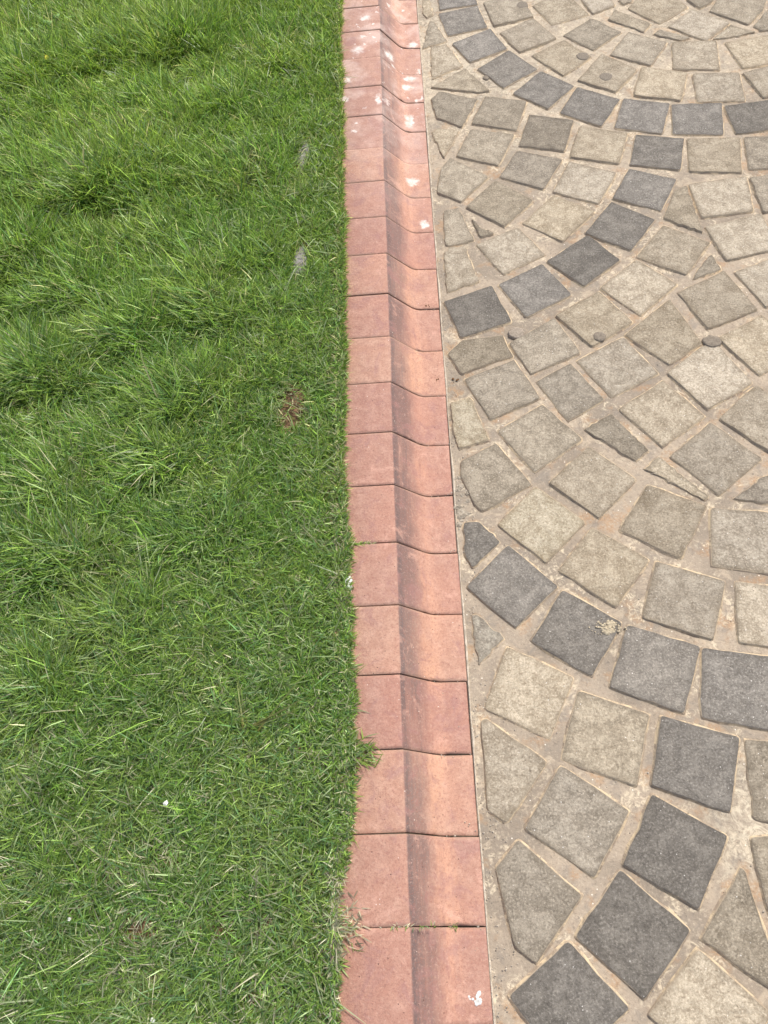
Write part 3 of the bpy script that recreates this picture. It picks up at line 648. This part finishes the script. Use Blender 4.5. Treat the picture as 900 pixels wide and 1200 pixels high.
lump('flattened_gum', 'leaf_a', .020, .0025, .0038, 'pale grey crumpled blob just below the corner of a dark stone near the kerb', simple('pale_gum', (.24, .20, .155), (.36, .305, .245), 160, .8, .1), .95, 4)['group'] = G
lump('flattened_gum', 'blob_c', .0115, .004, -.001, 'small grey blob against the left corner of a dark stone in the far arc', seed=9)['group'] = G
MS = simple('grey_brown_stain', (.17, .145, .115), (.25, .215, .17), 200, .85, .2)
for kx, lab, sd_ in (('spot1', 'faint round grey spot on a buff stone at the very top of the paving', 2), ('spot2', 'faint round grey spot on the right corner of a far buff stone', 3), ('spot3', 'faint round dark spot in the middle of a far buff stone above the dark arc', 5)):
    lump('dirt_spot', kx, .021, .0010, .0042, lab, MS, 1.0, sd_, 'dirt spot')['group'] = 'round dirt spots on the far stones'

def crumbs(name, key, n, spread, size, z, label, mat, seed, cat):
    q = np.random.default_rng(seed); V, F = [], []
    for i in range(n):
        s = size * q.uniform(.5, 1.2); v, f = blob(6, 4, s, s, s * .45, seed * 50 + i, .35); b = len(V); dx, dy = q.normal(0, spread, 2)
        V += [(a + dx, c + dy, e + s * .25) for a, c, e in v]; F += [tuple(t + b for t in ff) for ff in f]
    return tag(link(name, mesh(V, F, False), mat, None, (*AT[key], z)), label, cat)
crumbs('bird_dropping', 'drop', 16, .0055, .0033, .0009, 'small white bird dropping on the foot of the nearest kerb brick', M_WHITE, 3, 'bird dropping')
crumbs('white_scrap', 'scrap', 5, .0045, .008, .0745, 'crumpled white scrap caught where the grass meets the kerb', M_WHITE, 4, 'scrap')
P_ = 'white pebbles lying in the grass'
crumbs('pebble', 'peb1', 1, 0, .0045, .085, 'tiny white pebble in the grass below the lawn middle, upper of the white specks', M_WHITE, 5, 'pebble')['group'] = P_
crumbs('pebble', 'peb2', 1, 0, .0045, .083, 'tiny white pebble in the grass at the bottom edge of the lawn', M_WHITE, 6, 'pebble')['group'] = P_
crumbs('pebble', 'peb3', 1, 0, .0045, .083, 'tiny white pebble low in the left part of the lawn', M_WHITE, 7, 'pebble')['group'] = P_
MB_ = simple('brown_bit', (.10, .05, .025), (.20, .11, .05), 300, .9, .1)
for kx, z, lab in (('brn1', .0012, 'tiny curled brown leaf bit on the kerb foot, nearest of three'), ('brn2', .0015, 'tiny brown leaf bit in the hollow of the kerb, farthest of three'), ('brn3', .0, 'tiny brown leaf bit on the mortar beside the kerb')):
    crumbs('leaf_bit', kx, 3, .003, .0035, z, lab, MB_, hash(kx) % 7 + 11 if False else {'brn1': 11, 'brn2': 12, 'brn3': 13}[kx], 'leaf bit')['group'] = 'brown leaf bits by the kerb'

# two weathered flat stones showing through worn grass
for (a, b, w, lab, sd_) in ((AT['s1a'], AT['s1b'], .021, 'weathered grey flat stone showing through worn grass, the farther of two', 2), (AT['s2a'], AT['s2b'], .022, 'weathered grey flat stone showing through straw, the nearer of two', 8)):
    c = ((a[0] + b[0]) / 2, (a[1] + b[1]) / 2); L = math.hypot(b[0] - a[0], b[1] - a[1]); me = disc(22, w, .008, sd_, L / 2 / w)
    tag(link('flat_stone', me, M_SLAB, None, (*c, .060)), lab, 'stone', 'flat stones in the lawn')

def tuft(name, key, n, L, W, z, label, cat, dry, azf, tilt, spread, col=None, seedcol=None):
    x = rng.normal(0, spread[0], n); y = rng.normal(0, spread[1], n); cx, cy = AT[key]
    cl = blade_colour(x + cx, y + cy, n, np.full(n, dry)) if col is None else np.array(col) * rng.uniform(.8, 1.2, (n, 1))
    me = blades_mesh(x, y, np.zeros(n), azf(n), rng.uniform(.6, 1.1, n) * L, rng.uniform(.7, 1.1, n) * W, rng.uniform(*tilt, n), rng.uniform(.1, .7, n), cl)
    return tag(link(name, me, M_BLADE, None, (cx, cy, z)), label, cat)
anyaz = lambda n: rng.uniform(0, 6.283, n)
tuft('weed', 'weed1', 40, .013, .0018, .001, 'small green weed sprouting from the near kerb joint in the hollow', 'weed', .1, anyaz, (.3, 1.2), (.005, .003))
tuft('weed', 'weed2', 40, .010, .0022, .030, 'thin line of tiny weeds in the near kerb joint on the sloping face', 'weed', .35, anyaz, (.3, 1.3), (.012, .0015))
tuft('grass_bits', 'weed3', 30, .011, .002, .0735, 'dry grass bits lying in the kerb joint at mid height beside the lawn', 'weed', .5, lambda n: rng.normal(0, .6, n), (1.0, 1.5), (.016, .0015))
tuft('joint_moss', 'gr1', 30, .010, .002, .0735, 'straw bits and moss in the near kerb joint on the flat top', 'moss', .6, anyaz, (1.0, 1.5), (.03, .0012))['kind'] = 'stuff'
tuft('grass_stalks', 'stalk1', 3, .14, .0034, .078, 'long pale grass stalk lying up over the lawn below its middle', 'grass stalk', 0, lambda n: rng.normal(1.85, .05, n), (1.15, 1.3), (.004, .004), (.26, .30, .10))
tuft('grass_stalks', 'stalk2', 4, .15, .0034, .078, 'long yellowish grass stalks bending right towards the kerb', 'grass stalk', 0, lambda n: rng.normal(.35, .25, n), (1.0, 1.25), (.006, .006), (.25, .27, .09))
tuft('grass_stalks', 'stalk3', 3, .15, .0036, .080, 'long pale stalks slanting up from the left edge of the lawn', 'grass stalk', 0, lambda n: rng.normal(.75, .12, n), (1.2, 1.35), (.008, .008), (.28, .32, .12))
tuft('dry_weed', 'deadweed', 160, .020, .0032, .090, 'grey withered clump of weed in the long grass at upper left', 'weed', 0, anyaz, (.9, 1.5), (.030, .012), (.30, .29, .23))
tuft('straw_tuft', 'weed5', 60, .024, .0028, .0735, 'straw coloured tuft spilling over the kerb near the bottom', 'grass tuft', .9, lambda n: rng.normal(0, 1.0, n), (.7, 1.35), (.010, .022))
tuft('grass_tuft', 'weed4', 70, .034, .003, .0735, 'green tuft spilling onto the kerb over a joint', 'grass tuft', .15, lambda n: rng.normal(.2, .8, n), (.7, 1.3), (.010, .012))

M_LEAF = simple('clover_leaf', (.16, .30, .07), (.24, .40, .13), 120, .55, .35); M_YEL = simple('yellow_leaf', (.42, .38, .04), (.55, .48, .06), 120, .6, .3)
def leafdisc(r, seed):
    q = np.random.default_rng(seed); n = 10; V = [(0, 0, 0)]
    for j in range(n):
        a = 2 * math.pi * j / n; k = r * (1 - .25 * (math.cos(a) > .9)); V.append((r + k * math.cos(a), k * math.sin(a), .12 * r * math.cos(2 * a) + .0012))
    return mesh(V + [(x, y, z - .0006) for x, y, z in V], [(0, j + 1, (j + 1) % n + 1) for j in range(n)] + [(n + 1, n + 2 + (j + 1) % n, n + 2 + j) for j in range(n)] + [(j + 1, n + 2 + j, n + 2 + (j + 1) % n, (j + 1) % n + 1) for j in range(n)])
for key, lab, cnt in (('clover1', 'clover sprig with round leaflets at the far left corner of the lawn', 4), ('clover2', 'clover sprig close to the top edge, right of its neighbour', 4)):
    e = tag(empty('clover', (*AT[key], .085)), lab, 'clover', 'clover sprigs in the long grass')
    sm = []
    for c in range(cnt):
        ox, oy = rng.normal(0, .022, 2); oz = rng.uniform(.0, .02)
        V, F = blob(4, 5, .0008, .0008, .03, c, 0); link('stem', mesh([(x + ox, y + oy, z - .03 + oz) for x, y, z in V], F), M_LEAF, e)
        for l in range(3):
            o = link('leaflet', leafdisc(.0075, c * 3 + l), M_LEAF, e, (ox, oy, oz)); o.rotation_euler = (rng.normal(0, .25), rng.normal(0, .25), l * 2.094 + c)
o = link('yellow_leaf', leafdisc(.010, 77), M_YEL, None, (*AT['yellow'], .10)); o.rotation_euler = (.3, -.2, .8); tag(o, 'small bright yellow leaf resting on the grass at upper left', 'leaf')

# pale whitewash smear on the dark stone, a flake of dried lime that stands proud of it
q = np.random.default_rng(5); V, F = [], []
for i in range(60):
    big = i < 6; dx, dy = q.normal(0, .007 if big else .016), q.normal(0, .004 if big else .008); s = q.uniform(.006, .010) if big else q.uniform(.0006, .003)
    if i == 6: dx, dy = .020, -.004
    n = 16 if big else 7; kk = 1 + q.uniform(-.4, .35, n); base = len(V); zz = .0003 + .00002 * i
    V += [(dx + s * 1.25 * kk[t] * math.cos(2 * math.pi * t / n), dy + s * kk[t] * math.sin(2 * math.pi * t / n), -.002) for t in range(n)]
    V += [(dx + s * 1.2 * kk[t] * math.cos(2 * math.pi * t / n), dy + s * .96 * kk[t] * math.sin(2 * math.pi * t / n), zz) for t in range(n)] + [(dx, dy, zz + .0002)]
    F += [(base + t, base + (t + 1) % n, base + n + (t + 1) % n, base + n + t) for t in range(n)] + [(base + n + t, base + n + (t + 1) % n, base + 2 * n) for t in range(n)]
tag(link('lime_splash', mesh(V, F, True), simple('dried_lime', (.36, .30, .21), (.56, .48, .34), 200, .9, .1), None, (*AT['stain'], .0044)), 'cream splash of dried lime on the corner of a dark stone', 'splash')
# fallen petiole on the kerb foot
V, F = [], []
for i in range(7):
    t = i / 6; x, y = -.004 + .016 * -(1 - t) , .018 * (1 - t) + .004 * math.sin(3 * t)
    for j in range(4): a = j * math.pi / 2; V.append((x + .0006 * math.cos(a), y, .0016 + .0006 * math.sin(a)))
    if i: F += [((i - 1) * 4 + j, (i - 1) * 4 + (j + 1) % 4, i * 4 + (j + 1) % 4, i * 4 + j) for j in range(4)]
tag(link('twig', mesh(V, F), simple('twig_bark', (.22, .13, .07), (.34, .21, .12), 300), None, (*AT['twig'], .0008)), 'thin fallen leaf stalk on the kerb foot above the near joint', 'twig')
